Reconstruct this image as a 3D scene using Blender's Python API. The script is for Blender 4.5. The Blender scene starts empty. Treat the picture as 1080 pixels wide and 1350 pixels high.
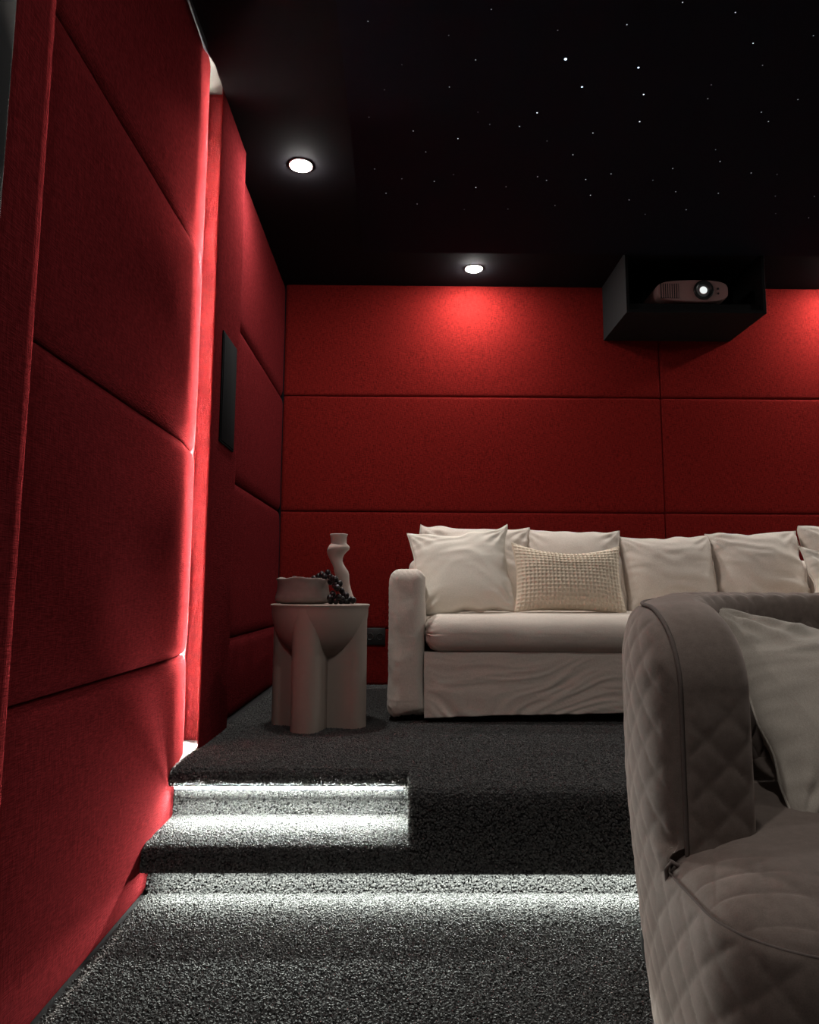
import bpy, bmesh, math, random
import numpy as np
from mathutils import Vector, Matrix, Euler

random.seed(7)
rng = np.random.default_rng(11)
scene = bpy.context.scene
COL = scene.collection
PI = math.pi

# ------------------------------------------------------------------ camera
cam_d = bpy.data.cameras.new('camera')
cam_d.sensor_fit = 'HORIZONTAL'
cam_d.sensor_width = 36.0
cam_d.lens = 36.0 * 950.0 / 1080.0
cam_d.shift_y = -11.0 / 1080.0
cam_d.clip_start = 0.02
cam = bpy.data.objects.new('camera', cam_d)
COL.objects.link(cam)
_r, _u, _d = Vector((0.99993, -0.010996, 0.004332)), Vector((-0.005621, -0.120083, 0.992748)), Vector((0.010396, 0.992703, 0.120137))
cam.matrix_world = Matrix.Translation((0, 0, 0.903)) @ Matrix((_r, _u, -_d)).transposed().to_4x4()
scene.camera = cam

# ------------------------------------------------------------------ world, exposure, lamp strengths
world = bpy.data.worlds.new('world')
scene.world = world
world.use_nodes = True
world.node_tree.nodes['Background'].inputs[0].default_value = (0.5, 0.5, 0.6, 1)
world.node_tree.nodes['Background'].inputs[1].default_value = 0.0
vs = scene.view_settings
vs.view_transform = 'Standard'
vs.look = 'None'
vs.exposure = 0.0
vs.gamma = 1.0
vs.use_curve_mapping = False
scene.cycles.use_denoising = True
scene.cycles.max_bounces = 8
scene.cycles.sample_clamp_indirect = 4.0

DOWNLIGHT = 1020.0      # emission of the ceiling lamps
DIMMED = 0.60          # the front pair of lamps is dimmed
STEP_LED = 2000.0        # emission of the tape under the platform nosing
TOE_LED = 620.0         # emission of the tape under the lower step
WALL_LED = 20000.0       # emission of the upright tape in the wall slot
STAR = 0.9             # emission of the faintest fibre star

# main dimensions (metres)
H = 0.32               # platform height
S1 = 0.16              # step height
CEIL = 2.92
YB = 4.58              # back wall face
XL2 = -0.775           # panels behind the pilaster
XL1 = -0.756           # panels in front of it
XR = 4.26
YF = -2.2              # screen wall, behind the camera
YP = 2.19              # platform front
YN = 2.425             # platform nosing above the step
XN = 0.03              # right end of the step
YR = 2.50              # riser below the nosing
YT = 2.28              # toe recess face


# ------------------------------------------------------------------ noise
_tab = rng.random((64, 64, 64)).astype(np.float32)


def vnoise(p):
    p = np.asarray(p, dtype=np.float64)
    i = np.floor(p).astype(int)
    f = p - i
    f = f * f * (3 - 2 * f)
    out = 0
    for dx in (0, 1):
        for dy in (0, 1):
            for dz in (0, 1):
                w = (f[..., 0] if dx else 1 - f[..., 0]) * (f[..., 1] if dy else 1 - f[..., 1]) * (f[..., 2] if dz else 1 - f[..., 2])
                out = out + w * _tab[(i[..., 0] + dx) % 64, (i[..., 1] + dy) % 64, (i[..., 2] + dz) % 64]
    return out * 2 - 1


def fbm(p, octaves=3):
    p = np.asarray(p, dtype=np.float64)
    out, a = 0, 1.0
    for k in range(octaves):
        out = out + a * vnoise(p * (2 ** k) + 17.3 * k)
        a *= 0.5
    return out


def ridged(p, octaves=2):
    p = np.asarray(p, dtype=np.float64)
    out, a = 0, 1.0
    for k in range(octaves):
        out = out + a * (1 - np.abs(vnoise(p * (2 ** k) + 9.1 * k)) * 2)
        a *= 0.5
    return out


# ------------------------------------------------------------------ materials
def new_mat(name):
    m = bpy.data.materials.new(name)
    m.use_nodes = True
    nt = m.node_tree
    return m, nt, nt.nodes['Principled BSDF']


def N(nt, t, **kw):
    n = nt.nodes.new(t)
    for k, v in kw.items():
        setattr(n, k, v)
    return n


def fabric(name, c1, c2, scales, bump=0.3, dist=0.002, rough=0.9, sheen=0.3, tint=(1, 1, 1), crease=0.0, spec=0.15):
    """two crossed stretched noises make a weave; scales is a list of xyz scales"""
    m, nt, b = new_mat(name)
    tc = N(nt, 'ShaderNodeTexCoord')
    acc = None
    for sc in scales:
        mp = N(nt, 'ShaderNodeMapping')
        mp.inputs['Scale'].default_value = sc
        nt.links.new(tc.outputs['Object'], mp.inputs['Vector'])
        no = N(nt, 'ShaderNodeTexNoise')
        no.inputs['Scale'].default_value = 1.0
        no.inputs['Detail'].default_value = 2.0
        nt.links.new(mp.outputs[0], no.inputs['Vector'])
        if acc is None:
            acc = no.outputs['Fac']
        else:
            ad = N(nt, 'ShaderNodeMath', operation='ADD')
            nt.links.new(acc, ad.inputs[0])
            nt.links.new(no.outputs['Fac'], ad.inputs[1])
            acc = ad.outputs[0]
    mr = N(nt, 'ShaderNodeMapRange')
    mr.inputs['From Min'].default_value = 0.36 * len(scales)
    mr.inputs['From Max'].default_value = 0.64 * len(scales)
    nt.links.new(acc, mr.inputs['Value'])
    mix = N(nt, 'ShaderNodeMix', data_type='RGBA')
    mix.inputs['A'].default_value = (*c1, 1)
    mix.inputs['B'].default_value = (*c2, 1)
    nt.links.new(mr.outputs[0], mix.inputs['Factor'])
    nt.links.new(mix.outputs['Result'], b.inputs['Base Color'])
    bp = N(nt, 'ShaderNodeBump')
    bp.inputs['Strength'].default_value = bump
    bp.inputs['Distance'].default_value = dist
    nt.links.new(mr.outputs[0], bp.inputs['Height'])
    if crease:
        mp = N(nt, 'ShaderNodeMapping')
        mp.inputs['Scale'].default_value = (7, 7, 20)
        mp.inputs['Rotation'].default_value = (0, 0.3, 0)
        nt.links.new(tc.outputs['Object'], mp.inputs['Vector'])
        no = N(nt, 'ShaderNodeTexNoise')
        no.noise_type = 'RIDGED_MULTIFRACTAL'
        no.inputs['Scale'].default_value = 1.0
        no.inputs['Detail'].default_value = 2.0
        no.inputs['Distortion'].default_value = 0.6
        nt.links.new(mp.outputs[0], no.inputs['Vector'])
        bc = N(nt, 'ShaderNodeBump')
        bc.inputs['Strength'].default_value = crease
        bc.inputs['Distance'].default_value = 0.006
        nt.links.new(no.outputs['Fac'], bc.inputs['Height'])
        nt.links.new(bc.outputs[0], bp.inputs['Normal'])
    nt.links.new(bp.outputs[0], b.inputs['Normal'])
    b.inputs['Roughness'].default_value = rough
    b.inputs['Specular IOR Level'].default_value = spec
    b.inputs['Sheen Weight'].default_value = sheen
    b.inputs['Sheen Roughness'].default_value = 0.5
    b.inputs['Sheen Tint'].default_value = (*tint, 1)
    return m


def plain(name, c, rough=0.6, spec=0.3, metal=0.0, noise=0.0, nscale=40.0, bump=0.0):
    m, nt, b = new_mat(name)
    b.inputs['Base Color'].default_value = (*c, 1)
    b.inputs['Roughness'].default_value = rough
    b.inputs['Specular IOR Level'].default_value = spec
    b.inputs['Metallic'].default_value = metal
    if noise or bump:
        tc = N(nt, 'ShaderNodeTexCoord')
        no = N(nt, 'ShaderNodeTexNoise')
        no.inputs['Scale'].default_value = nscale
        no.inputs['Detail'].default_value = 4
        nt.links.new(tc.outputs['Object'], no.inputs['Vector'])
        mix = N(nt, 'ShaderNodeMix', data_type='RGBA')
        mix.inputs['A'].default_value = (*[v * (1 - noise) for v in c], 1)
        mix.inputs['B'].default_value = (*[min(1, v * (1 + noise)) for v in c], 1)
        nt.links.new(no.outputs['Fac'], mix.inputs['Factor'])
        nt.links.new(mix.outputs['Result'], b.inputs['Base Color'])
        if bump:
            bp = N(nt, 'ShaderNodeBump')
            bp.inputs['Strength'].default_value = bump
            bp.inputs['Distance'].default_value = 0.002
            nt.links.new(no.outputs['Fac'], bp.inputs['Height'])
            nt.links.new(bp.outputs[0], b.inputs['Normal'])
    return m


def glow(name, c, strength):
    m, nt, b = new_mat(name)
    nt.nodes.remove(b)
    e = N(nt, 'ShaderNodeEmission')
    e.inputs[0].default_value = (*c, 1)
    e.inputs[1].default_value = strength
    nt.links.new(e.outputs[0], nt.nodes['Material Output'].inputs[0])
    return m


M = {}
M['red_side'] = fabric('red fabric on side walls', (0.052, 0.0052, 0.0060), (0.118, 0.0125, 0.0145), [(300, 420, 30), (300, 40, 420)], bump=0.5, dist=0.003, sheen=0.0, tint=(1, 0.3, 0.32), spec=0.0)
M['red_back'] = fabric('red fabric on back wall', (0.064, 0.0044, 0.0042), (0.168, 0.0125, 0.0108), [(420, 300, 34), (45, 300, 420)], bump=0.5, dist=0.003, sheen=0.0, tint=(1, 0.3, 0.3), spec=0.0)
M['linen'] = fabric('washed linen', (0.55, 0.48, 0.42), (0.70, 0.62, 0.55), [(700, 700, 90), (90, 700, 700)], bump=0.25, dist=0.0012, sheen=0.1, crease=0.35)
M['linen_light'] = fabric('pale linen', (0.71, 0.65, 0.57), (0.84, 0.77, 0.68), [(700, 700, 90), (90, 700, 700)], bump=0.25, dist=0.0012, sheen=0.1, crease=0.35)
M['waffle'] = fabric('cream waffle cotton', (0.68, 0.57, 0.45), (0.80, 0.69, 0.55), [(900, 900, 300)], bump=0.2, dist=0.001, sheen=0.1)
M['velvet'] = fabric('taupe velvet', (0.14, 0.109, 0.093), (0.185, 0.145, 0.126), [(60, 60, 60), (500, 500, 500)], bump=0.08, dist=0.001, rough=0.75, sheen=0.35, tint=(0.9, 0.75, 0.68))
M['piping'] = plain('taupe velvet cord', (0.12, 0.095, 0.085), 0.8, 0.2, noise=0.2, nscale=300)
M['grey_linen'] = fabric('grey beige cotton', (0.33, 0.29, 0.25), (0.42, 0.37, 0.32), [(800, 800, 120), (120, 800, 800)], bump=0.15, dist=0.001, sheen=0.1, crease=0.25)
M['black_wall'] = plain('black matt paint', (0.010, 0.009, 0.011), 0.95, 0.05, noise=0.1, nscale=60)
M['star_felt'] = plain('black star ceiling felt', (0.007, 0.0085, 0.015), 0.95, 0.1, noise=0.15, nscale=120)
M['housing'] = plain('black housing board', (0.0055, 0.0055, 0.006), 0.8, 0.2, noise=0.1, nscale=60)
M['grille'] = plain('black speaker cloth', (0.008, 0.008, 0.0085), 0.95, 0.03, noise=0.3, nscale=500)
M['black_plastic'] = plain('black plastic', (0.012, 0.012, 0.012), 0.35, 0.5, noise=0.05)
M['proj'] = plain('projector shell with red bounce tint', (0.36, 0.21, 0.2), 0.4, 0.4, noise=0.05)  # lightened and pinkish: red light from the walls is put into the colour
M['proj_dark'] = plain('dark projector vents', (0.03, 0.025, 0.028), 0.5, 0.4, noise=0.05)
M['plaster'] = plain('white plaster', (0.80, 0.79, 0.76), 0.9, 0.1, noise=0.05)
M['stone'] = plain('sand coloured plaster table', (0.30, 0.24, 0.205), 0.75, 0.2, noise=0.06, nscale=25, bump=0.08)
M['clay'] = plain('rough grey clay', (0.22, 0.175, 0.155), 0.8, 0.2, noise=0.15, nscale=40, bump=0.25)
M['bisque'] = plain('matt cream ceramic', (0.50, 0.41, 0.36), 0.7, 0.25, noise=0.04, nscale=30)
M['grape'] = plain('black glossy grape', (0.010, 0.007, 0.008), 0.28, 0.35, noise=0.3, nscale=60)
M['twig'] = plain('brown grape stem', (0.08, 0.05, 0.03), 0.8, 0.2, noise=0.2)
M['metal_white'] = plain('white lamp ring', (0.75, 0.75, 0.73), 0.45, 0.4, noise=0.03)
M['alu'] = plain('aluminium profile', (0.6, 0.6, 0.6), 0.4, 0.5, metal=1.0, noise=0.05)
M['lamp'] = glow('lamp glow', (1.0, 0.97, 0.92), DOWNLIGHT)
M['lamp_dim'] = glow('dimmed lamp glow', (1.0, 0.97, 0.92), DOWNLIGHT * DIMMED)
M['lamp_added'] = glow('added lamp glow', (1.0, 0.97, 0.92), DOWNLIGHT * 0.33)  # for the pair of lamps added in front of the quilted sofa
M['led_step'] = glow('step tape glow', (0.93, 1.0, 0.93), STEP_LED)
M['led_bead'] = glow('step bead glow', (0.93, 1.0, 0.93), STEP_LED * 0.2)
M['led_toe'] = glow('toe tape glow', (0.93, 1.0, 0.93), TOE_LED)
M['led_wall'] = glow('wall tape glow', (1.0, 0.90, 0.80), WALL_LED)
M['lens_glow'] = glow('projector lens glow', (0.95, 1.0, 0.98), 0.9)

# carpet: dark backing and pile with a shade per tuft
M['backing'] = plain('carpet backing', (0.03, 0.029, 0.03), 0.95, 0.05, noise=0.3, nscale=400, bump=0.5)


def pile_mat():
    m, nt, b = new_mat('charcoal carpet pile')
    oi = N(nt, 'ShaderNodeObjectInfo')
    r = N(nt, 'ShaderNodeValToRGB')
    r.color_ramp.elements[0].color = (0.04, 0.04, 0.04, 1)
    r.color_ramp.elements[1].color = (0.09, 0.088, 0.086, 1)
    nt.links.new(oi.outputs['Random'], r.inputs[0])
    nt.links.new(r.outputs[0], b.inputs['Base Color'])
    b.inputs['Roughness'].default_value = 0.9
    b.inputs['Specular IOR Level'].default_value = 0.1
    return m


M['pile'] = pile_mat()


# ------------------------------------------------------------------ object helpers
def origin(o):
    v = Vector((0, 0, 0))
    while o is not None:
        v += o.location
        o = o.parent
    return v


def obj(name, V, F, mat, parent=None, smooth=True, loc=None, angle=None):
    """V in world coordinates; loc moves the origin; children are stored relative to their parent"""
    V = np.asarray(V, dtype=np.float64).reshape(-1, 3)
    po = origin(parent) if parent else Vector((0, 0, 0))
    lo = Vector(loc) if loc is not None else po
    me = bpy.data.meshes.new(name)
    me.from_pydata((V - np.array(lo)).tolist(), [], [list(map(int, f)) for f in F])
    if smooth:
        me.shade_smooth()
        if angle:
            me.set_sharp_from_angle(angle=math.radians(angle))
    me.materials.append(mat)
    o = bpy.data.objects.new(name, me)
    COL.objects.link(o)
    o.location = lo - po
    if parent:
        o.parent = parent
    return o


def tag(o, label=None, cat=None, group=None, kind=None):
    if label: o['label'] = label
    if cat: o['category'] = cat
    if group: o['group'] = group
    if kind: o['kind'] = kind
    return o


def thing(name, label, cat, loc=(0, 0, 0), group=None):
    o = bpy.data.objects.new(name, None)
    o.empty_display_size = 0.1
    COL.objects.link(o)
    o.location = loc
    return tag(o, label, cat, group)


def struct(name, V, F, mat, label=None, parent=None, **kw):
    o = obj(name, V, F, mat, parent, **kw)
    if parent is None:
        tag(o, label, None, None, 'structure')
    return o


class MB:
    def __init__(self):
        self.V, self.F, self.n = [], [], 0

    def add(self, V, F):
        V = np.asarray(V, dtype=np.float64).reshape(-1, 3)
        self.V.append(V)
        self.F += [tuple(i + self.n for i in f) for f in F]
        self.n += len(V)
        return self

    def get(self):
        return np.concatenate(self.V), self.F


def box(x0, x1, y0, y1, z0, z1):
    V = [(x, y, z) for x in (x0, x1) for y in (y0, y1) for z in (z0, z1)]
    F = [(0, 1, 3, 2), (4, 6, 7, 5), (0, 4, 5, 1), (2, 3, 7, 6), (0, 2, 6, 4), (1, 5, 7, 3)]
    return V, F


def bevel_box(x0, x1, y0, y1, z0, z1, r=0.005, seg=2):
    bm = bmesh.new()
    V, F = box(x0, x1, y0, y1, z0, z1)
    vs_ = [bm.verts.new(v) for v in V]
    for f in F:
        bm.faces.new([vs_[i] for i in f])
    bmesh.ops.recalc_face_normals(bm, faces=bm.faces)
    bmesh.ops.bevel(bm, geom=list(bm.edges), offset=r, segments=seg, affect='EDGES', profile=0.5)
    bm.verts.index_update()
    out = ([tuple(v.co) for v in bm.verts], [tuple(v.index for v in f.verts) for f in bm.faces])
    bm.free()
    return out


def grid_faces(nu, nv, cu=False, cv=False, flip=False):
    F = []
    for i in range(nu if cu else nu - 1):
        for j in range(nv if cv else nv - 1):
            a, b = i * nv + j, ((i + 1) % nu) * nv + j
            c, d = ((i + 1) % nu) * nv + (j + 1) % nv, i * nv + (j + 1) % nv
            F.append((a, d, c, b) if flip else (a, b, c, d))
    return F


def sweep(points, r, sides=8, closed=False):
    """tube along points"""
    P = np.asarray(points, dtype=np.float64)
    n = len(P)
    T = np.gradient(P, axis=0) if not closed else (np.roll(P, -1, 0) - np.roll(P, 1, 0))
    T /= np.linalg.norm(T, axis=1)[:, None] + 1e-12
    up = np.array([0.13, 0.21, 0.97])
    A = np.cross(T, up)
    A /= np.linalg.norm(A, axis=1)[:, None] + 1e-12
    B = np.cross(T, A)
    a = np.linspace(0, 2 * PI, sides, endpoint=False)
    rr = np.broadcast_to(np.asarray(r, dtype=float), (n,))
    V = P[:, None, :] + rr[:, None, None] * (np.cos(a)[None, :, None] * A[:, None, :] + np.sin(a)[None, :, None] * B[:, None, :])
    F = grid_faces(n, sides, closed, True)
    V = V.reshape(-1, 3)
    if not closed:
        F = F + [tuple(range(sides))[::-1], tuple((n - 1) * sides + k for k in range(sides))]
    return V, F


def lathe(prof, c=(0, 0, 0), n=40, offs=None, wob=None):
    """prof: list of (r,z); offs: per-ring (dx,dy)"""
    a = np.linspace(0, 2 * PI, n, endpoint=False)
    V = []
    for k, (r, z) in enumerate(prof):
        ox, oy = offs[k] if offs is not None else (0, 0)
        rr = r * (1 + (wob(a, k) if wob else 0))
        V.append(np.stack([c[0] + ox + rr * np.cos(a), c[1] + oy + rr * np.sin(a), np.full(n, c[2] + z) + 0 * a], 1))
    V = np.concatenate(V)
    F = grid_faces(len(prof), n, False, True)
    F.append(tuple(range(n)))
    F.append(tuple((len(prof) - 1) * n + k for k in range(n))[::-1])
    return V, F


def rounded_box(size, r, n=(20, 20, 20)):
    """dense box with rounded edges centred on the origin; returns V, F, normals"""
    s = np.array(size) / 2.0
    Vs, Fs, off = [], [], 0
    r = min(r, *(s * 0.999))

    def axis_pts(h, k):
        m = max(3, k)
        e = h - r
        edge = h - r * (1 - np.sin(np.linspace(0, 1, 5)[:-1] * PI / 2))
        mid = np.linspace(-e, e, m)
        ed = np.linspace(e, h, 6)[1:]
        return np.concatenate([-ed[::-1], mid, ed])
    P = [axis_pts(s[i], n[i]) for i in range(3)]
    for ax in range(3):
        u, v = [i for i in range(3) if i != ax]
        for sg in (-1, 1):
            U, W = np.meshgrid(P[u], P[v], indexing='ij')
            G = np.zeros(U.shape + (3,))
            G[..., u], G[..., v], G[..., ax] = U, W, sg * s[ax]
            flip = (sg == 1) if ax == 1 else (sg == -1)
            Fs += [tuple(i + off for i in f) for f in grid_faces(len(P[u]), len(P[v]), flip=flip)]
            Vs.append(G.reshape(-1, 3))
            off += U.size
    V = np.concatenate(Vs)
    core = np.clip(V, -(s - r), s - r)
    dlt = V - core
    nn = np.linalg.norm(dlt, axis=1)[:, None]
    # spread the rounded band by angle rather than length
    Nn = dlt / np.maximum(nn, 1e-9)
    V2 = core + Nn * r
    key = np.round(V * 1e5).astype(np.int64)
    _, idx, inv = np.unique(key, axis=0, return_index=True, return_inverse=True)
    inv = inv.ravel()
    F = [tuple(int(inv[i]) for i in f) for f in Fs]
    return V2[idx], F, Nn[idx]


# ------------------------------------------------------------------ setting: floor, ceiling, plain walls
def slab(name, b, mat, label):
    return struct(name, *box(*b), mat, label, smooth=False)


floor = slab('floor', (-0.87, 4.36, YF, YB + 0.1, -0.12, 0.0), M['backing'], 'charcoal carpeted floor in front of the raised platform')
slab('wall_right', (4.30, 4.40, YF, YB + 0.1, 0, CEIL), M['black_wall'], 'plain black side wall')
slab('wall_front', (-0.9, 4.40, YF - 0.1, YF, 0, CEIL), M['black_wall'], 'plain black screen wall')
wall_left = slab('wall_left', (-0.95, -0.85, YF, YB + 0.1, 0, 3.10), M['plaster'], 'left wall clad in padded red fabric panels')
wall_back = slab('wall_back', (-0.85, 4.30, YB + 0.03, YB + 0.13, 0, CEIL), M['black_wall'], 'back wall clad in padded red fabric panels')
_mb_c = MB()
for b_ in ((-0.734, 4.40, YF - 0.1, YB + 0.13), (-0.95, -0.734, YF - 0.1, 1.39), (-0.95, -0.734, 3.151, YB + 0.13)):
    _mb_c.add(*box(*b_, CEIL, CEIL + 0.1))
_mb_c.add(*box(-0.760, -0.734, 1.39, 2.47, CEIL, CEIL + 0.1))
_mb_c.add([(-0.760, 2.47, CEIL), (-0.734, 2.47, CEIL), (-0.734, 2.56, CEIL), (-0.760, 2.47, CEIL + .1), (-0.734, 2.47, CEIL + .1), (-0.734, 2.56, CEIL + .1)], [(0, 1, 2), (3, 5, 4), (0, 2, 5, 3), (1, 4, 5, 2), (0, 3, 4, 1)])
struct('added_baffle_1', *box(-0.7385, -0.7345, 1.39, 2.47, CEIL - 0.022, CEIL - 0.0005), M['black_wall'], 'thin black strip added along the ceiling edge to block the slot light', smooth=False)  # added baffle that keeps the slot light off the ceiling
ceiling = struct('ceiling', *_mb_c.get(), M['black_wall'], 'matt black ceiling with a field of fibre stars', smooth=False)


# ------------------------------------------------------------------ padded panels
def edge_axis(a, b, r, step):
    """coordinates from a to b, dense near both ends"""
    t = np.array([0, .03, .08, .16, .28, .42, .6, .8, 1.0])
    lo, hi = a + r * t, b - r * t[::-1]
    k = max(2, int((b - a - 2 * r) / step))
    return np.concatenate([lo, np.linspace(a + r, b - r, k + 1)[1:-1], hi])


def roundoff(e, r, d):
    q = np.clip(e / r, 0, 1)
    return d * (1 - np.sqrt(np.maximum(0, 1 - (1 - q) ** 2)))


def side_panel(y0, y1, z0, z1, x, rl=0.03, dl=0.02, rr=0.03, dr=0.02, rz=0.055, dz=0.022, seed=0):
    ys = np.unique(np.round(np.concatenate([edge_axis(y0, y1, max(rl, 0.03), 0.08), y1 - rr * np.linspace(0, 1, 22) ** 1.4]), 5))
    zs = edge_axis(z0, z1, rz, 0.08)
    Y, Z = np.meshgrid(ys, zs, indexing='ij')
    X = np.full(Y.shape, x)
    drop = roundoff(Y - y0, rl, dl)
    drop = drop + roundoff(y1 - Y, rr, dr)
    drop = drop + roundoff(np.minimum(Z - z0, z1 - Z), rz, dz)
    puff = (0.013 if rr > 0.1 else 0.006) * np.sin(PI * np.clip((Z - z0) / (z1 - z0), 0, 1)) * np.sin(PI * np.clip((Y - y0) / (y1 - y0), 0, 1)) ** 0.5
    if rr > 0.1:
        drop = drop - roundoff(y1 - Y, rr, dr) + dr * np.clip(1 - (y1 - Y) / (rr - 0.01), 0, 1) ** 1.3
    X = X - np.minimum(drop, 0.085) + puff + 0.0012 * fbm(np.stack([Y * 5 + seed, Z * 5, X * 0], -1), 2)
    V = np.stack([X, Y, Z], -1).reshape(-1, 3)
    F = grid_faces(len(ys), len(zs))
    # back sheet closes the panel
    nb = len(V)
    V = np.concatenate([V, [(-0.851, y0, z0), (-0.851, y1, z0), (-0.851, y1, z1), (-0.851, y0, z1)]])
    nz, ny = len(zs), len(ys)
    F.append(tuple([nb, nb + 1] + [i * nz for i in range(ny)][::-1]))
    F.append(tuple([nb + 2, nb + 3] + [i * nz + nz - 1 for i in range(ny)]))
    F.append(tuple([nb + 3, nb] + list(range(nz))))
    F.append(tuple([nb + 1, nb + 2] + [(ny - 1) * nz + j for j in range(nz)][::-1]))
    return V, F


rows1 = [(0.0, 0.668), (0.672, 1.418), (1.422, 2.163), (2.167, CEIL)]
for k, (z0, z1) in enumerate(rows1):
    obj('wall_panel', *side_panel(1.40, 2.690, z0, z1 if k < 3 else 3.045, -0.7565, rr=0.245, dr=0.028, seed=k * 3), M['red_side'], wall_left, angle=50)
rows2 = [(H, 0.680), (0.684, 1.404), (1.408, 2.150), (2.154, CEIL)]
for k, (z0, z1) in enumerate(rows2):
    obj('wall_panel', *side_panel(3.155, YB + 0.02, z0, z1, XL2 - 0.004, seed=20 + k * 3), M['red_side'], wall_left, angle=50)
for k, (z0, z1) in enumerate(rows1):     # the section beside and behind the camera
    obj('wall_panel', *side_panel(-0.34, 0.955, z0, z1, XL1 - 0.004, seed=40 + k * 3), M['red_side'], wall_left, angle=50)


def back_panel(x0, x1, z0, z1, seed=0, rz=0.02, dz=0.010):
    xs, zs = edge_axis(x0, x1, rz, 0.09), edge_axis(z0, z1, rz, 0.08)
    X, Z = np.meshgrid(xs, zs, indexing='ij')
    drop = roundoff(np.minimum(X - x0, x1 - X), rz, dz) + roundoff(np.minimum(Z - z0, z1 - Z), rz, dz)
    Y = YB + np.minimum(drop, 0.03) + 0.0012 * fbm(np.stack([X * 5 + seed, Z * 5, X * 0], -1), 2)
    V = np.stack([X, Y, Z], -1).reshape(-1, 3)
    F = grid_faces(len(xs), len(zs))
    nb, nz, nx = len(V), len(zs), len(xs)
    V = np.concatenate([V, [(x0, YB + .031, z0), (x1, YB + .031, z0), (x1, YB + .031, z1), (x0, YB + .031, z1)]])
    F.append(tuple([nb, nb + 1] + [i * nz for i in range(nx)][::-1]))
    F.append(tuple([nb + 2, nb + 3] + [i * nz + nz - 1 for i in range(nx)]))
    F.append(tuple([nb + 3, nb] + list(range(nz))))
    F.append(tuple([nb + 1, nb + 2] + [(nx - 1) * nz + j for j in range(nz)][::-1]))
    return V, F


rows3 = [(H, 0.665), (0.668, 1.403), (1.406, 2.160), (2.163, CEIL)]
for k, (z0, z1) in enumerate(rows3):
    for j, (x0, x1) in enumerate(((XL2, 1.688), (1.691, XR))):
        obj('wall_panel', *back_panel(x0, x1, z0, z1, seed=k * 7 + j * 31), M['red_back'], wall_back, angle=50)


# ------------------------------------------------------------------ pilasters with a lip over the light slot
def extrude(profile, z0, z1):
    n = len(profile)
    V = [(x, y, z0) for x, y in profile] + [(x, y, z1) for x, y in profile]
    F = [(i, (i + 1) % n, n + (i + 1) % n, n + i) for i in range(n)] + [tuple(range(n))[::-1], tuple(range(n, 2 * n))]
    return V, F


def arc2(cx, cy, r, a0, a1, n=6):
    return [(cx + r * math.cos(a), cy + r * math.sin(a)) for a in np.linspace(math.radians(a0), math.radians(a1), n)]


def pilaster(y0, y1, z0, z1=CEIL):
    xf = -0.739
    prof = [(-0.85, y0 + 0.17), (-0.754, y0 + 0.17), (-0.748, y0 + 0.165), (-0.748, y0 + 0.004)]
    prof += arc2(xf - 0.0045, y0 + 0.0045, 0.0045, 180, 300, 4)
    prof += [(xf + 0.002, y0 + 0.02), (xf + 0.004, y0 + 0.05), (xf + 0.004, y1 - 0.03)]
    prof += arc2(xf - 0.004, y1 - 0.008, 0.008, 0, 90, 4)
    prof += [(-0.85, y1)]
    return extrude(prof, z0, z1)


obj('pilaster', *pilaster(2.742, 3.15, H, 3.05), M['red_side'], wall_left, angle=40)
obj('pilaster', *pilaster(0.965, 1.395, 0.0), M['red_side'], wall_left, angle=40)
obj('slot_lining', *box(-0.8505, -0.8485, 2.845, 2.9125, H, 3.044), M['red_side'], wall_left, smooth=False)
obj('slot_cap', *box(-0.849, -0.735, 2.46, 2.92, 3.046, 3.09), plain('grey plaster', (0.05, 0.049, 0.046), 0.9, 0.1, noise=0.05), wall_left, smooth=False)


def wall_led(y, z0, z1, label):
    t = thing('wall_light_strip', label, 'light strip', (-0.752, y, z0))
    obj('light_tape', *sweep([(-0.7495, y + 0.090, z0 + 0.01), (-0.7495, y + 0.090, z1)], 0.0012, 6), M['led_wall'], t)
    obj('profile', *box(-0.7483, -0.7480, y + 0.080, y + 0.100, z0 + 0.01, z1), M['alu'], t, smooth=False)
    mb_ = MB()
    for zz in np.arange(z0 + 0.01, z1 - 0.02, 0.084):  # added baffle pieces; their gaps let a little light reach the pilaster side
        mb_.add(*box(-0.7560, -0.7483, y + 0.0935, y + 0.0942, zz, min(zz + 0.078, z1)))
    obj('added_tape_baffles', *mb_.get(), M['alu'], t, smooth=False)
    return t


wall_led(2.742, H, 2.84, 'upright light tape glowing in the slot of the left wall')


# wall speakers: frame, cloth, on the pilasters
def speaker(y0, y1, z0, z1, label):
    t = thing('wall_speaker', label, 'speaker', (-0.735, (y0 + y1) / 2, z0), 'flush speakers on the left wall')
    x = -0.7352
    obj('frame', *bevel_box(x, x + 0.006, y0, y1, z0, z1, 0.002, 2), M['grille'], t, angle=40)
    obj('grille_cloth', *bevel_box(x + 0.0055, x + 0.009, y0 + 0.008, y1 - 0.008, z0 + 0.008, z1 - 0.008, 0.0015, 2), M['grille'], t, angle=40)
    return t


speaker(2.838, 3.072, 1.494, 1.955, 'small black rectangular speaker on the padded column behind the glowing slot')
speaker(0.985, 1.240, 1.527, 2.03, 'large looking black speaker panel cut by the left edge of the picture')


# ------------------------------------------------------------------ platform and step, carpeted
def rounded_profile_prism(prof, x0, x1):
    n = len(prof)
    V = [(x0, y, z) for y, z in prof] + [(x1, y, z) for y, z in prof]
    F = [(i, (i + 1) % n, n + (i + 1) % n, n + i) for i in range(n)] + [tuple(range(n))[::-1], tuple(range(n, 2 * n))]
    return V, F


def nosing(y, z0, z1, r, yb):
    """front profile with rounded upper edge, closed at yb"""
    p = [(yb, z0), (y + 0.004, z0), (y, z0 + 0.005)]
    p += [(y + r - r * math.cos(a), z1 - r + r * math.sin(a)) for a in np.linspace(0, PI / 2, 7)]
    return p + [(yb, z1)]


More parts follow.
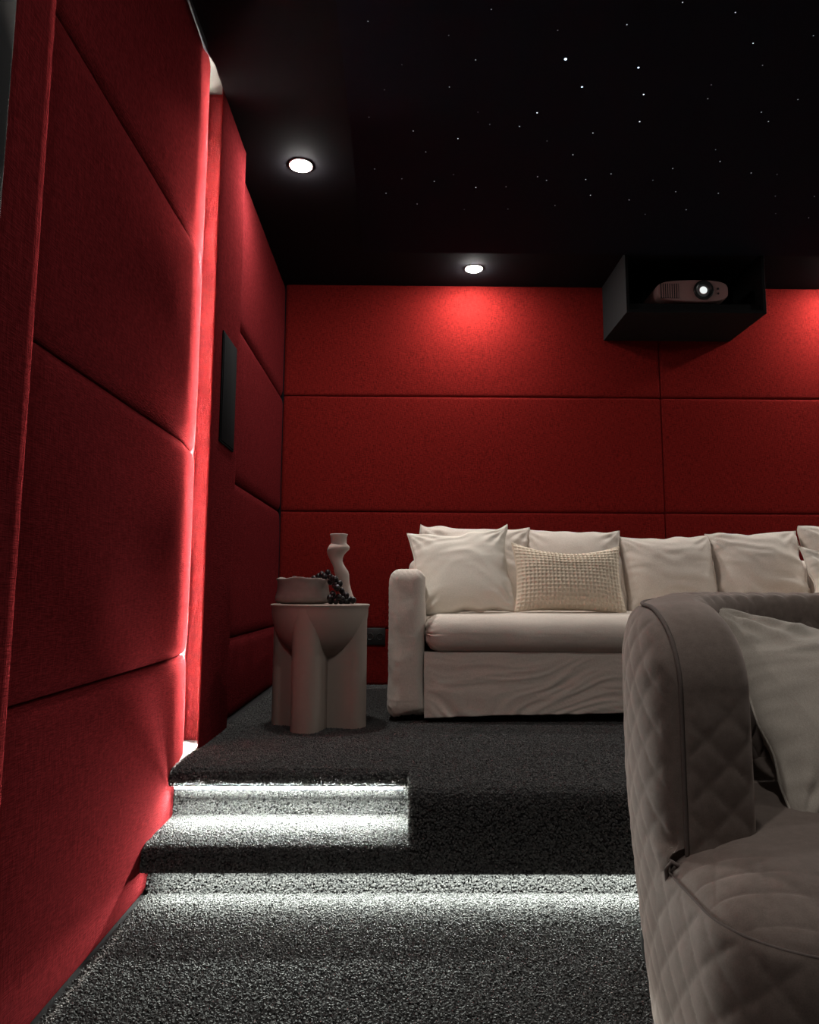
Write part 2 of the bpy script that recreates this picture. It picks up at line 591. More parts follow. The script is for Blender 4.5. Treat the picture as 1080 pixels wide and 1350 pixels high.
mb = MB()
mb.add(*rounded_profile_prism(nosing(YP, 0.09, H, 0.035, YB + 0.03), XN, 4.30))        # main platform
mb.add(*rounded_profile_prism(nosing(YN, 0.275, H, 0.022, YB + 0.03), -0.85, XN))      # nosing above the step
mb.add(*box(-0.85, XN, YR, YB, 0.0, 0.28))                                             # riser
mb.add(*box(XN, 4.30, YT, YB, 0.0, 0.095))                                             # toe recess
struct('platform', *mb.get(), M['backing'], 'raised carpeted platform carrying the long pale sofa', angle=35)
mb = MB()
mb.add(*rounded_profile_prism(nosing(2.20, 0.09, S1, 0.014, YR + 0.01), -0.85, XN + 0.001))
mb.add(*box(-0.85, XN, YT, YR, 0.0, 0.095))
struct('step', *mb.get(), M['backing'], 'single carpeted step lit from above at the foot of the red wall', angle=35)


def pile_group(density, length, rad):
    ng = bpy.data.node_groups.new('carpet_pile', 'GeometryNodeTree')
    ng.interface.new_socket(name='Geometry', in_out='INPUT', socket_type='NodeSocketGeometry')
    ng.interface.new_socket(name='Geometry', in_out='OUTPUT', socket_type='NodeSocketGeometry')
    gi, go = ng.nodes.new('NodeGroupInput'), ng.nodes.new('NodeGroupOutput')
    dp = ng.nodes.new('GeometryNodeDistributePointsOnFaces')
    dp.inputs['Density'].default_value = density
    cone = ng.nodes.new('GeometryNodeMeshCone')
    cone.inputs['Vertices'].default_value = 5
    cone.inputs['Radius Top'].default_value = rad * 0.9
    cone.inputs['Radius Bottom'].default_value = rad
    cone.inputs['Depth'].default_value = length
    sm = ng.nodes.new('GeometryNodeSetMaterial')
    sm.inputs['Material'].default_value = M['pile']
    ip = ng.nodes.new('GeometryNodeInstanceOnPoints')
    rr = ng.nodes.new('FunctionNodeRotateRotation')
    rr.rotation_space = 'LOCAL'
    rv = ng.nodes.new('FunctionNodeRandomValue')
    rv.data_type = 'FLOAT_VECTOR'
    rv.inputs[0].default_value = (-0.7, -0.7, 0)
    rv.inputs[1].default_value = (0.7, 0.7, 6.28)
    er = ng.nodes.new('FunctionNodeEulerToRotation')
    sv = ng.nodes.new('FunctionNodeRandomValue')
    sv.data_type = 'FLOAT'
    sv.inputs[2].default_value = 0.65
    sv.inputs[3].default_value = 1.25
    L = ng.links.new
    L(gi.outputs[0], dp.inputs['Mesh'])
    L(dp.outputs['Points'], ip.inputs['Points'])
    L(cone.outputs['Mesh'], sm.inputs['Geometry'])
    L(sm.outputs[0], ip.inputs['Instance'])
    L(dp.outputs['Rotation'], rr.inputs[0])
    L(rv.outputs[0], er.inputs[0])
    L(er.outputs[0], rr.inputs[1])
    L(rr.outputs[0], ip.inputs['Rotation'])
    L(sv.outputs[1], ip.inputs['Scale'])
    L(ip.outputs[0], go.inputs[0])
    return ng


def pile(V, F, density, length, rad, label):
    o = obj('carpet_pile', V, F, M['pile'], None, smooth=False)
    md = o.modifiers.new('pile', 'NODES')
    md.node_group = pile_group(density, length, rad)
    tag(o, label, 'carpet', None, 'stuff')
    return o


def strip_yz(pts, x0, x1):
    """sheet through (y,z) points from x0 to x1, facing up / to the camera"""
    V = [(x, y, z) for y, z in pts for x in (x0, x1)]
    F = [(2 * i, 2 * i + 1, 2 * i + 3, 2 * i + 2) for i in range(len(pts) - 1)]
    return V, F


mb = MB()
mb.add(*strip_yz([(0.8, 0.0), (YT - 0.002, 0.0)], -0.752, 1.7))
mb.add(*strip_yz([(YT - 0.001, 0.0), (YT - 0.001, 0.09)], -0.752, 1.7))
pile(*mb.get(), 75000, 0.008, 0.0026, 'charcoal cut pile carpet on the lower floor')
mb = MB()
ns = [(2.20, 0.095), (2.20, S1 - 0.012), (2.204, S1 - 0.004), (2.214, S1), (YR - 0.001, S1)]
mb.add(*strip_yz(ns, -0.752, XN - 0.002))
mb.add(*strip_yz([(YR - 0.001, S1), (YR - 0.001, 0.272)], -0.752, XN - 0.002))
pile(*mb.get(), 75000, 0.006, 0.0026, 'pale lit cut pile carpet on the single step and riser')
mb = MB()
mb.add(*strip_yz([(YN, 0.28), (YN, 0.30), (YN + 0.007, 0.313), (YN + 0.022, H), (YB - 0.02, H)], -0.752, XN))
mb.add(*strip_yz([(YP, 0.095), (YP, H - 0.035), (YP + 0.01, H - 0.01), (YP + 0.035, H), (YB - 0.02, H)], XN, 1.8))
V = [(XN, YP + 0.01, S1), (XN, YN, S1), (XN, YN, H - 0.004), (XN, YP + 0.02, H - 0.01)]
mb.add(V, [(0, 3, 2, 1)])
pile(*mb.get(), 48000, 0.006, 0.0028, 'dark cut pile carpet on top of the platform')


# step light strips: tape, beads, end caps
def tape(y, z, x0, x1, mat, label, beads, tilt):
    t = thing('step_light_strip', label, 'light strip', ((x0 + x1) / 2, y, z))
    obj('channel', *box(x0, x1, y - 0.001, y + 0.008, z + 0.0035, z + 0.006), M['alu'], t, smooth=False)
    # flat emitting face turned forward and down
    ct, st = math.cos(tilt), math.sin(tilt)
    pr = [(-0.0035 * ct, 0.0035 * st), (0.0035 * ct, -0.0035 * st)]
    V = [(x, y + p[0], z - 0.0005 + p[1]) for x in (x0 + 0.012, x1 - 0.012) for p in pr] + [(x, y + p[0] + 0.0015 * st, z + 0.001 + p[1] + 0.0005) for x in (x0 + 0.012, x1 - 0.012) for p in pr]
    obj('light_tape', V[:4], [(0, 1, 3, 2)], mat, t, smooth=False)
    obj('tape_back', V[4:], [(0, 1, 3, 2)], M['alu'], t, smooth=False)
    if beads:
        mb = MB()
        for x in np.arange(x0 + 0.02, x1 - 0.02, 0.0167):
            V, F = lathe([(0.0005, -0.0032), (0.0024, -0.0022), (0.003, 0.0), (0.0024, 0.0015)], (x, y - 0.002, z), 6)
            mb.add(V, F)
        b = obj('light_beads', *mb.get(), M['led_bead'], t)
        tag(b, kind='stuff')
    return t


tape(YN + 0.001, 0.2690, -0.74, 0.018, M['led_step'], 'glowing light strip of small beads under the platform nosing above the step', True, 0.65)
tape(2.240, 0.0872, -0.73, 3.9, M['led_toe'], 'hidden light strip under the lower front edge, lighting the floor', False, 0.55)


# ------------------------------------------------------------------ ceiling: star panel, stars, downlights
star_panel = obj('star_panel', *box(-0.235, 3.73, 1.40, 4.085, CEIL - 0.015, CEIL + 0.001), M['star_felt'], ceiling, smooth=False)
STARS = [(-0.13,2.33,2),(0.3,2.27,1),(0.16,2.39,1),(0.27,2.51,2),(-0.01,2.54,1),(-0.08,2.68,1),(0.18,2.66,2),(-0.15,2.85,1),(0.31,2.81,1),(0.56,2.81,4),(0.37,2.89,1),(0.5,2.9,2),(0.04,2.94,2),(0.24,2.99,3),(0.1,3.09,2),(-0.14,3.23,1),(0.24,3.27,1),(-0.01,3.31,2),(0.15,3.33,2),(0.65,3.28,2),(-0.09,3.44,2),(0.36,3.38,3),(0.51,3.37,2),(0.07,3.54,2),(0.32,3.59,1),(0.55,3.58,1),(0.95,2.23,2),(1.15,2.27,2),(0.79,2.33,2),(0.55,2.36,1),(1.48,2.37,1),(1.28,2.41,3),(0.61,2.5,6),(1.37,2.52,1),(0.9,2.54,5),(1.22,2.63,1),(0.71,2.65,5),(0.97,2.69,4),(1.24,2.71,2),(1.61,2.71,2),(1.01,2.86,4),(1.5,2.79,2),(1.56,2.85,2),(0.83,2.94,3),(1.42,3.05,1),(0.78,3.1,3),(1.48,3.14,2),(1.28,3.2,2),(1.0,3.25,2),(1.67,3.23,2),(1.8,3.24,1),(0.89,3.3,3),(1.22,3.3,1),(0.95,3.44,3),(1.37,3.4,2),(1.59,3.41,2),(1.16,3.48,2),(1.89,3.43,1),(2.09,3.43,1),(0.79,3.54,2),(1.49,3.57,2),(1.29,3.62,1),(1.98,3.6,1),(2.18,3.64,1),(0.7,3.31,2),(0.64,3.0,1)]
STAR_M, STAR_ME = {}, {}
for b in range(1, 7):
    STAR_M[b] = glow('fibre star %d' % b, (0.82, 0.9, 1.0) if b < 5 else (0.6, 0.78, 1.0), STAR * (0.35, 0.7, 1.2, 1.8, 2.8, 4.5)[b - 1])
    r = (0.0022, 0.0024, 0.0027, 0.0032, 0.0040, 0.0054)[b - 1]
    V, F = lathe([(r * 0.3, -r * 0.5), (r * 0.8, -r * 0.3), (r, 0.0)], (0, 0, 0), 8)
    me = bpy.data.meshes.new('fibre_star')
    me.from_pydata(V.tolist(), [], F)
    me.materials.append(STAR_M[b])
    STAR_ME[b] = me
for x, y, b in STARS:
    o = bpy.data.objects.new('fibre_star', STAR_ME[b])
    COL.objects.link(o)
    o.parent = star_panel
    o.location = (x, y, CEIL - 0.0152)


def downlight(x, y, label, group, lamp='lamp'):
    t = thing('downlight', label, 'ceiling light', (x, y, CEIL), group)
    ring = [(0.058, 0.0005), (0.058, -0.002), (0.056, -0.004), (0.051, -0.004), (0.0495, -0.001)]
    a = np.linspace(0, 2 * PI, 32, endpoint=False)
    V = np.concatenate([np.stack([x + r * np.cos(a), y + r * np.sin(a), np.full(32, CEIL + z)], 1) for r, z in ring])
    obj('trim_ring', V, grid_faces(len(ring), 32, False, True), M['metal_white'], t)
    lens = [(0.004, -0.0160), (0.020, -0.0148), (0.034, -0.0115), (0.044, -0.0070), (0.0495, -0.001)]
    V, F = lathe(lens, (x, y, CEIL), 24)
    obj('lens', V, F[:-1], M[lamp], t)
    return t


g = 'round ceiling downlights around the star ceiling'
downlight(-0.492, 3.231, 'round glowing downlight in the ceiling by the left wall', g)
downlight(0.445, 4.325, 'round glowing downlight close to the back wall, left of the projector', g)
downlight(2.88, 4.325, 'round downlight close to the back wall, right of the projector', g)
downlight(3.98, 3.231, 'round downlight in the ceiling by the right wall', g)
downlight(-0.492, 0.25, 'round downlight by the left wall above the lower floor', g, 'lamp_dim')
downlight(0.445, 1.12, 'unseen lamp added above the lower floor in front of the quilted sofa, left one', g, 'lamp_added')  # this lamp and the next are added to brighten the quilted sofa
downlight(2.88, 1.12, 'unseen lamp added above the lower floor in front of the quilted sofa, right one', g, 'lamp_added')

# ------------------------------------------------------------------ projector in its open housing
PX0, PX1, PY0, PZ0 = 1.325, 2.160, 4.088, 2.548
hs = thing('projector_housing', 'black open fronted box hanging from the ceiling around the projector', 'housing', (1.745, 4.33, PZ0))
obj('side_board', *bevel_box(PX0, PX0 + 0.018, PY0, YB - 0.002, PZ0, CEIL - 0.001, 0.001, 1), M['housing'], hs, angle=30)
obj('side_board', *bevel_box(PX1 - 0.018, PX1, PY0, YB - 0.002, PZ0, CEIL - 0.001, 0.001, 1), M['housing'], hs, angle=30)
obj('bottom_board', *bevel_box(PX0 + 0.018, PX1 - 0.018, PY0, YB - 0.002, PZ0, PZ0 + 0.018, 0.001, 1), M['housing'], hs, angle=30)
obj('back_board', *bevel_box(PX0 + 0.018, PX1 - 0.018, YB - 0.022, YB - 0.004, PZ0 + 0.018, CEIL - 0.001, 0.001, 1), M['housing'], hs, angle=30)
obj('shelf', *bevel_box(PX0 + 0.018, PX1 - 0.018, PY0 + 0.03, YB - 0.03, PZ0 + 0.018, PZ0 + 0.066, 0.001, 1), M['housing'], hs, angle=30)

pc = (1.735, 4.26, PZ0 + 0.066)
pj = thing('projector', 'projector with red bounce light in its colour and a round lit lens inside the black box', 'projector', pc)


def stadium(w, h, n=12, k=2.6):
    a = np.linspace(0, 2 * PI, 4 * n, endpoint=False)
    c, s = np.cos(a), np.sin(a)
    return np.stack([w / 2 * np.sign(c) * np.abs(c) ** (2 / k), h / 2 * np.sign(s) * np.abs(s) ** (2 / k)], 1)


pw, ph, yf = 0.432, 0.140, 4.112
cz = pc[2] + 0.012 + ph / 2
rings = []
for yy, sc in ((yf, 0.90), (yf + 0.003, 0.955), (yf + 0.012, 0.99), (yf + 0.03, 1.0), (yf + 0.25, 1.0), (yf + 0.27, 0.95)):
    o2 = stadium(pw - (1 - sc) * 0.14, ph * sc, 12, 3.4)
    # the outline tapers a little toward the vent end
    zz = o2[:, 1] * (1 - 0.10 * np.clip(-o2[:, 0] / (pw / 2), 0, 1))
    rings.append(np.stack([pc[0] + o2[:, 0], np.full(len(o2), yy), cz + zz], 1))
n_ = len(rings[0])
F = grid_faces(len(rings), n_, False, True, flip=True) + [tuple(range(n_)), tuple((len(rings) - 1) * n_ + k for k in range(n_))[::-1]]
body = obj('body', np.concatenate(rings), F, M['proj'], pj, angle=50)
vent = obj('vent', *bevel_box(pc[0] - 0.195, pc[0] - 0.085, yf - 0.002, yf + 0.004, cz - 0.05, cz + 0.042, 0.001, 1), M['proj_dark'], pj, angle=40)
for k in range(8):
    x = pc[0] - 0.188 + k * 0.0132
    obj('slat', *bevel_box(x, x + 0.006, yf - 0.006, yf + 0.001, cz - 0.048, cz + 0.040, 0.001, 1), M['proj'], vent, angle=40)


def ring_y(cx, cz_, y0, prof, mat, name, parent, n=28, cap=True):
    """lathe around the y axis; prof: (r, dy)"""
    a = np.linspace(0, 2 * PI, n, endpoint=False)
    V = np.concatenate([np.stack([cx + r * np.cos(a), np.full(n, y0 + d), cz_ + r * np.sin(a)], 1) for r, d in prof])
    F = grid_faces(len(prof), n, False, True)
    if cap:
        F.append(tuple((len(prof) - 1) * n + k for k in range(n)))
    return obj(name, V, F, mat, parent)


lx = pc[0] + 0.063
barrel = ring_y(lx, cz + 0.002, yf, [(0.060, 0.002), (0.060, -0.008), (0.055, -0.012), (0.046, -0.012), (0.040, -0.004), (0.020, 0.0015)], M['black_plastic'], 'lens_barrel', pj)
ring_y(lx, cz + 0.002, yf, [(0.0225, -0.003), (0.020, -0.006), (0.012, -0.009), (0.002, -0.010)], M['lens_glow'], 'lens_glass', barrel)
for dz in (-0.018, 0.012):
    ring_y(pc[0] + 0.152, cz + dz, yf, [(0.006, 0.002), (0.006, -0.003), (0.004, -0.005), (0.001, -0.005)], M['proj_dark'], 'sensor', pj, 12)
for sx in (-0.15, 0.15):
    obj('foot', *lathe([(0.014, 0), (0.014, 0.014)], (pc[0] + sx, yf + 0.05, pc[2]), 12), M['black_plastic'], pj, angle=40)
    obj('foot', *lathe([(0.014, 0), (0.014, 0.014)], (pc[0] + sx, yf + 0.22, pc[2]), 12), M['black_plastic'], pj, angle=40)

# power socket low on the back wall
t = thing('wall_socket', 'small black power socket low on the red back wall beside the sofa arm', 'socket', (-0.165, YB, 0.56))
obj('cover_plate', *bevel_box(-0.228, -0.100, YB - 0.009, YB + 0.004, 0.566, 0.672, 0.004, 2), M['black_plastic'], t, angle=40)
for cx in (-0.195, -0.133):
    ring_y(cx, 0.619, YB - 0.009, [(0.022, 0.001), (0.022, -0.003), (0.019, -0.004), (0.017, 0.0005)], M['black_plastic'], 'outlet', t, 20)


# ------------------------------------------------------------------ side table
TX, TY, TR, TH = -0.358, 3.225, 0.218, 0.52
TZ = H + 0.004
tb = thing('side_table', 'sand coloured round side table with half bowl on crossed fin legs', 'table', (TX, TY, TZ))
prof = []
for a in np.linspace(-88, 0, 22):
    prof.append((0.212 * math.cos(math.radians(a)), TH - 0.02 + 0.225 * math.sin(math.radians(a))))
prof += [(0.2145, TH - 0.012), (TR, TH - 0.006), (TR, TH - 0.003), (TR - 0.004, TH), (0.02, TH)]
obj('half_bowl_top', *lathe(prof, (TX, TY, TZ), 64), M['stone'], tb, angle=40)
ROT = math.radians(-14)
for k in range(4):
    a = ROT - PI / 2 + k * PI / 2
    L_, w = 0.213, 0.060
    pr = [(0.0, -w)] + [(L_ - 0.05 + 0.05 * math.cos(q), w * math.sin(q)) for q in np.linspace(-PI / 2, PI / 2, 15)] + [(0.0, w)]
    ca, sa = math.cos(a), math.sin(a)
    P2 = [(TX + u * ca - v * sa, TY + u * sa + v * ca) for u, v in pr]
    obj('fin_leg', *extrude(P2, TZ, TZ + TH - 0.02), M['stone'], tb, angle=40)


# vase on the table, curvy
K = 3.2 / 950 / 9
vz = TZ + TH
V_px = [(948, 800, 972), (940, 796, 980), (915, 800, 982), (880, 806, 972), (830, 806, 952), (760, 796, 928), (700, 778, 914), (640, 752, 910), (600, 738, 908), (560, 726, 896), (520, 722, 868), (480, 705, 842), (440, 684, 826), (400, 662, 828), (360, 644, 846), (330, 638, 872), (300, 642, 904), (280, 650, 911), (262, 660, 906), (245, 672, 890), (230, 684, 874), (200, 685, 872), (160, 680, 874), (130, 674, 882), (117, 672, 886), (115, 680, 878), (130, 688, 868), (170, 694, 862), (220, 698, 858), (260, 700, 862)]
vx0 = (360 + 885 / 9 - 530) / 950 * 3.23
prof, offs = [], []
for zy, l, r in V_px:
    prof.append(((r - l) / 2 * K, (948 - zy) * K))
    c = (l + r) / 2
    offs.append(((c - 885) * K, 0.35 * (c - 800) * K * math.sin(zy / 90.0)))
vase = obj('vase', *lathe(prof, (vx0, 3.245, vz), 36, offs), M['bisque'], None, loc=(vx0, 3.245, vz))
tag(vase, 'curvy cream ceramic vase standing on the side table behind the grapes', 'vase')

# clay bowl
bx, by = -0.432, 3.19
prof = [(0.02, 0.0), (0.09, 0.001), (0.112, 0.006), (0.1205, 0.018), (0.119, 0.034), (0.113, 0.05), (0.110, 0.075), (0.112, 0.100), (0.1155, 0.109), (0.1135, 0.112), (0.109, 0.106), (0.104, 0.08), (0.103, 0.04), (0.09, 0.016), (0.02, 0.014)]


def wob(a, k):
    return 0.012 * np.sin(2 * a + 0.6) + 0.008 * np.sin(5 * a + k * 0.3) + 0.006 * np.sin(9 * a + 1.7 * k)


V, F = lathe(prof, (bx, by, vz), 56, None, wob)
ang = np.arctan2(V[:, 1] - by, V[:, 0] - bx)
V[:, 2] += np.clip((V[:, 2] - vz) / 0.1, 0, 1) * (0.003 * np.sin(3 * ang) + 0.002 * np.sin(7 * ang + 1))
bowl = obj('bowl', V, F, M['clay'], None, loc=(bx, by, vz))
tag(bowl, 'rough grey clay bowl on the side table with dark grapes spilling out', 'bowl')

# grapes: one bunch lying in the bowl, over its rim and down to the table top
gb = thing('grape_bunch', 'bunch of shiny black grapes draped over the rim of the clay bowl', 'grapes', (-0.33, 3.12, vz))
gp = [(590, 612), (660, 592), (557, 632), (622, 640), (690, 640), (718, 664), (748, 668), (690, 700), (745, 745), (800, 722), (770, 770), (825, 800), (722, 842), (690, 888), (748, 890), (880, 858), (826, 902), (925, 905), (868, 925), (960, 912), (790, 880), (850, 850), (700, 930), (760, 935), (905, 935), (820, 935)]
sph = bmesh.new()
bmesh.ops.create_icosphere(sph, subdivisions=2, radius=1.0)
sph_V = np.array([tuple(v.co) for v in sph.verts])
sph_F = [tuple(v.index for v in f.verts) for f in sph.faces]
sph.free()
gm = bpy.data.meshes.new('grape')
gm.from_pydata((sph_V * 0.0145 * np.array([1, 1, 1.1])).tolist(), [], sph_F)
gm.shade_smooth()
gm.materials.append(M['grape'])


def grape(x, y, z, s=1.0):
    o = bpy.data.objects.new('grape', gm)
    COL.objects.link(o)
    o.parent = gb
    o.location = Vector((x, y, z)) - gb.location
    o.scale = (s, s, s)
    o.rotation_euler = (random.uniform(-.6, .6), random.uniform(-.6, .6), 0)


gpos = []
for i, (zx, zy) in enumerate(gp):
    y = 3.09 + 0.05 * ((i * 37) % 10) / 10.0
    if zy < 650: y = 3.15 + 0.012 * (i % 3)
    x = (360 + zx / 9 - 530) / 950 * y
    z = 0.903 - ((690 + zy / 9) - 779) / 950 * y
    z = max(z, vz + 0.0155)
    if math.hypot(x - bx, y - by) < 0.134 and z < vz + 0.118:
        y = by - math.sqrt(max(0.0, 0.136 ** 2 - (x - bx) ** 2)) if abs(x - bx) < 0.136 else y
        if x > bx + 0.05: y = min(y, 3.12)
    grape(x, y, z, random.uniform(0.9, 1.05))
    gpos.append((x, y, z))
for i in range(12):                       # lying inside the bowl
    a = i * 2.4
    rr = 0.02 + 0.018 * (i % 4)
    grape(bx + rr * math.cos(a), by + rr * math.sin(a), vz + 0.06 + 0.02 * (i % 3))
for x, y, z in ((bx - 0.035, by - 0.03, vz + 0.107), (bx + 0.005, by - 0.045, vz + 0.102), (bx + 0.05, by - 0.02, vz + 0.11), (bx + 0.07, by - 0.03, vz + 0.118)):
    grape(x, y, z)
sp = [(bx + 0.0, by, vz + 0.09), (bx + 0.06, by - 0.01, vz + 0.118), (bx + 0.112, by - 0.03, vz + 0.125), (bx + 0.14, 3.125, vz + 0.09), (bx + 0.16, 3.12, vz + 0.045), (bx + 0.20, 3.12, vz + 0.02)]
obj('stem', *sweep(sp, 0.0025, 6), M['twig'], gb)


# ------------------------------------------------------------------ cushions
def pillow(w, h, t, n=46, pinch=0.10, sag=0.0, seed=0, wr=1.0, pw=0.5, asym=0.0):
    """two puffed sheets sharing a seam; x to the right, z up, front faces -y"""
    k = np.linspace(-1, 1, n)
    k = np.sign(k) * (1 - (1 - np.abs(k)) ** 1.25)
    U, Vv = np.meshgrid(k, k, indexing='ij')
    X = w / 2 * U * (1 - pinch * (1 - Vv ** 2) * np.abs(U))
    Z = h / 2 * Vv * (1 - pinch * (1 - U ** 2) * np.abs(Vv))
    Z = Z - sag * h * (1 - U ** 2) * np.clip(Vv, 0, 1)
    ol = np.stack([U * 2.3 + seed, Vv * 2.3 + seed * 0.7, U * 0], -1)
    X = X + 0.009 * wr * vnoise(ol * 1.6) * np.abs(U) ** 3
    Z = Z + 0.010 * wr * vnoise(ol * 1.6 + 40) * np.abs(Vv) ** 3
    prof = np.clip((1 - np.abs(U) ** 2.2) * (1 - np.abs(Vv) ** 2.2), 0, 1) ** pw
    prof = prof * (1 + asym * -Vv * 0.35)
    edge = np.clip(prof * 4, 0, 1)

    def sheet(sd):
        # broad creases plus gathers that run in from the corners
        q = np.stack([X * 5 + sd, Z * 11 + 2.0 * vnoise(np.stack([X * 4 + sd, Z * 4, X * 0], -1)), X * 0 + sd], -1)
        d = 0.006 * ridged(q) * edge
        for cx in (-1, 1):
            for cz_ in (-1, 1):
                ru, rv = U - cx, Vv - cz_
                rad = np.hypot(ru, rv)
                th = np.arctan2(rv, ru)
                d = d + 0.006 * np.sin(th * 13 + sd + cx * 2 + cz_ + 1.5 * vnoise(np.stack([U * 3 + sd, Vv * 3, U * 0], -1))) * np.exp(-((rad - 0.3) / 0.28) ** 2) * edge
        # gathers along the side seams
        es = np.clip(1 - (1 - np.abs(U)) / 0.22, 0, 1)
        d = d + 0.0035 * np.sin(Vv * 34 + 3 * vnoise(np.stack([Vv * 6, U * 2 + sd, U * 0], -1))) * es * edge
        return d * wr
    front = np.stack([X, -(t / 2 * prof + sheet(seed)), Z], -1).reshape(-1, 3)
    back = np.stack([X, t / 2 * prof * 0.8 + sheet(seed + 31) * 0.5, Z], -1).reshape(-1, 3)
    F = grid_faces(n, n)
    m = np.arange(n * n).reshape(n, n)
    remap = m + n * n
    for sl in ((0, slice(None)), (-1, slice(None)), (slice(None), 0), (slice(None), -1)):
        remap[sl] = m[sl]
    rm = remap.ravel()
    F += [tuple(int(rm[i]) for i in f)[::-1] for f in grid_faces(n, n)]
    used = sorted({i for f in F for i in f})
    ix = {v: i for i, v in enumerate(used)}
    V = np.concatenate([front, back])[used]
    F = [tuple(ix[i] for i in f) for f in F]
    # piping seam all round
    ring = np.concatenate([m[:, 0], m[-1, 1:], m[::-1, -1][1:], m[0, ::-1][1:-1]])
    return V, F, front[ring]


def cushion(name, label, mat, c, size, lean, yaw=0.0, roll=0.0, group=None, seam=True, **kw):
    V, F, ring = pillow(*size, **kw)
    o = obj(name, V, F, mat, None, loc=(0, 0, 0))
    if seam:
        s = obj('seam', *sweep(ring, 0.0028, 5, True), mat, None, loc=(0, 0, 0))
        s.parent = o
    o.rotation_mode = 'QUATERNION'
    R = Euler((0, 0, yaw)).to_matrix() @ Euler((-lean, 0, 0)).to_matrix() @ Euler((0, roll, 0)).to_matrix()
    o.rotation_quaternion = R.to_quaternion()
    o.location = c
    return tag(o, label, 'cushion', group)


gs = 'back cushions along the pale sofa'
rad = math.radians
cushion('back_cushion', 'large linen back cushion standing behind the plain square pillow at the sofa arm', M['linen'], (0.392, 3.885, 1.015), (0.60, 0.50, 0.24), rad(13), rad(1), rad(1.0), gs, seed=2, pinch=0.05, sag=0.02)
cushion('back_cushion', 'linen back cushion standing behind the waffle pillow', M['linen'], (0.928, 3.90, 1.000), (0.54, 0.485, 0.24), rad(13), rad(-2), rad(0.5), gs, seed=9, pinch=0.05)
cushion('back_cushion', 'smooth linen back cushion just right of the waffle pillow, low dent at top', M['linen'], (1.447, 3.90, 0.985), (0.515, 0.46, 0.24), rad(13), rad(1), rad(-1.5), gs, seed=15, pinch=0.05, sag=0.01)
cushion('back_cushion', 'creased linen back cushion rising to its right corner, above the quilted sofa back', M['linen'], (1.935, 3.90, 1.00), (0.50, 0.475, 0.24), rad(13), rad(0), rad(-3.0), gs, seed=24, pinch=0.05, wr=1.4)
cushion('back_cushion', 'linen back cushion cut by the right edge of the picture', M['linen'], (2.455, 3.89, 1.02), (0.55, 0.50, 0.24), rad(13), rad(0), rad(2), gs, seed=33, pinch=0.05)
cushion('back_cushion', 'linen back cushion beside the hidden far arm of the sofa', M['linen'], (3.06, 3.90, 1.00), (0.56, 0.48, 0.24), rad(13), 0, 0, gs, seed=41, pinch=0.05)
cushion('throw_pillow', 'plain pale square pillow leaning on the sofa arm', M['linen_light'], (0.298, 3.60, 1.002), (0.515, 0.465, 0.16), rad(20), rad(-4), rad(-5), 'throw pillows on the pale sofa', seed=5, pinch=0.11, sag=0.03)
cushion('throw_pillow', 'plain pale pillow at the right edge of the picture, on the sofa', M['linen_light'], (2.262, 3.58, 0.955), (0.50, 0.33, 0.16), rad(18), rad(3), rad(3), 'throw pillows on the pale sofa', seed=51, pinch=0.10)


def waffle_pillow(w, h, t):
    nx, nz = 212, 146
    U, Vv = np.meshgrid(np.linspace(-1, 1, nx), np.linspace(-1, 1, nz), indexing='ij')
    p = 0.10
    X = w / 2 * U * (1 - p * 0.7 * (1 - Vv ** 2) * np.abs(U))
    Z = h / 2 * Vv * (1 - p * (1 - U ** 2) * np.abs(Vv)) - 0.035 * (1 - U ** 2) * np.clip(Vv, 0, 1)
    prof = np.clip((1 - np.abs(U) ** 2.4) * (1 - np.abs(Vv) ** 2.4), 0, 1) ** 0.5
    edge = np.clip(prof * 5, 0, 1)
    wx, wz = 28, 18
    cell = np.abs(np.sin(PI * (U + 1) / 2 * wx)) * np.abs(np.sin(PI * (Vv + 1) / 2 * wz))
    waf = -0.0075 * cell ** 0.7 * edge
    q = np.stack([X * 5 + 3, Z * 10 + 1.5 * vnoise(np.stack([X * 4, Z * 4, X * 0], -1)), X * 0 + 5], -1)
    cr = 0.003 * ridged(q) * edge
    front = np.stack([X, -(t / 2 * prof + cr + waf), Z], -1).reshape(-1, 3)
    sx, sz = 4, 5
    mb_ = MB()
    mb_.add(front, grid_faces(nx, nz))
    back = np.stack([X, t / 2 * prof * 0.85, Z], -1)
    mb_.add(back.reshape(-1, 3), grid_faces(nx, nz, flip=True))
    m = np.arange(nx * nz).reshape(nx, nz)
    ring = np.concatenate([m[:, 0], m[-1, 1:], m[::-1, -1][1:], m[0, ::-1][1:-1]])
    V, F = mb_.get()
    return V, F, front[ring[::3]]


V, F, ring = waffle_pillow(0.545, 0.355, 0.16)
o = obj('throw_pillow', V, F, M['waffle'], None, loc=(0, 0, 0))
s = obj('seam', *sweep(ring, 0.003, 5, True), M['waffle'], None, loc=(0, 0, 0))
s.parent = o
o.rotation_euler = (rad(-18), rad(1.5), rad(2))
o.location = (0.818, 3.545, 0.968)
tag(o, 'cream rectangular waffle weave pillow on the sofa seat', 'cushion', 'throw pillows on the pale sofa')


# ------------------------------------------------------------------ long pale sofa
SX0, SX1, SY0, SY1 = -0.055, 3.545, 3.262, 4.36
so = thing('sofa', 'long pale linen sofa with a loose skirted cover on the platform', 'sofa', (1.745, 3.8, H))


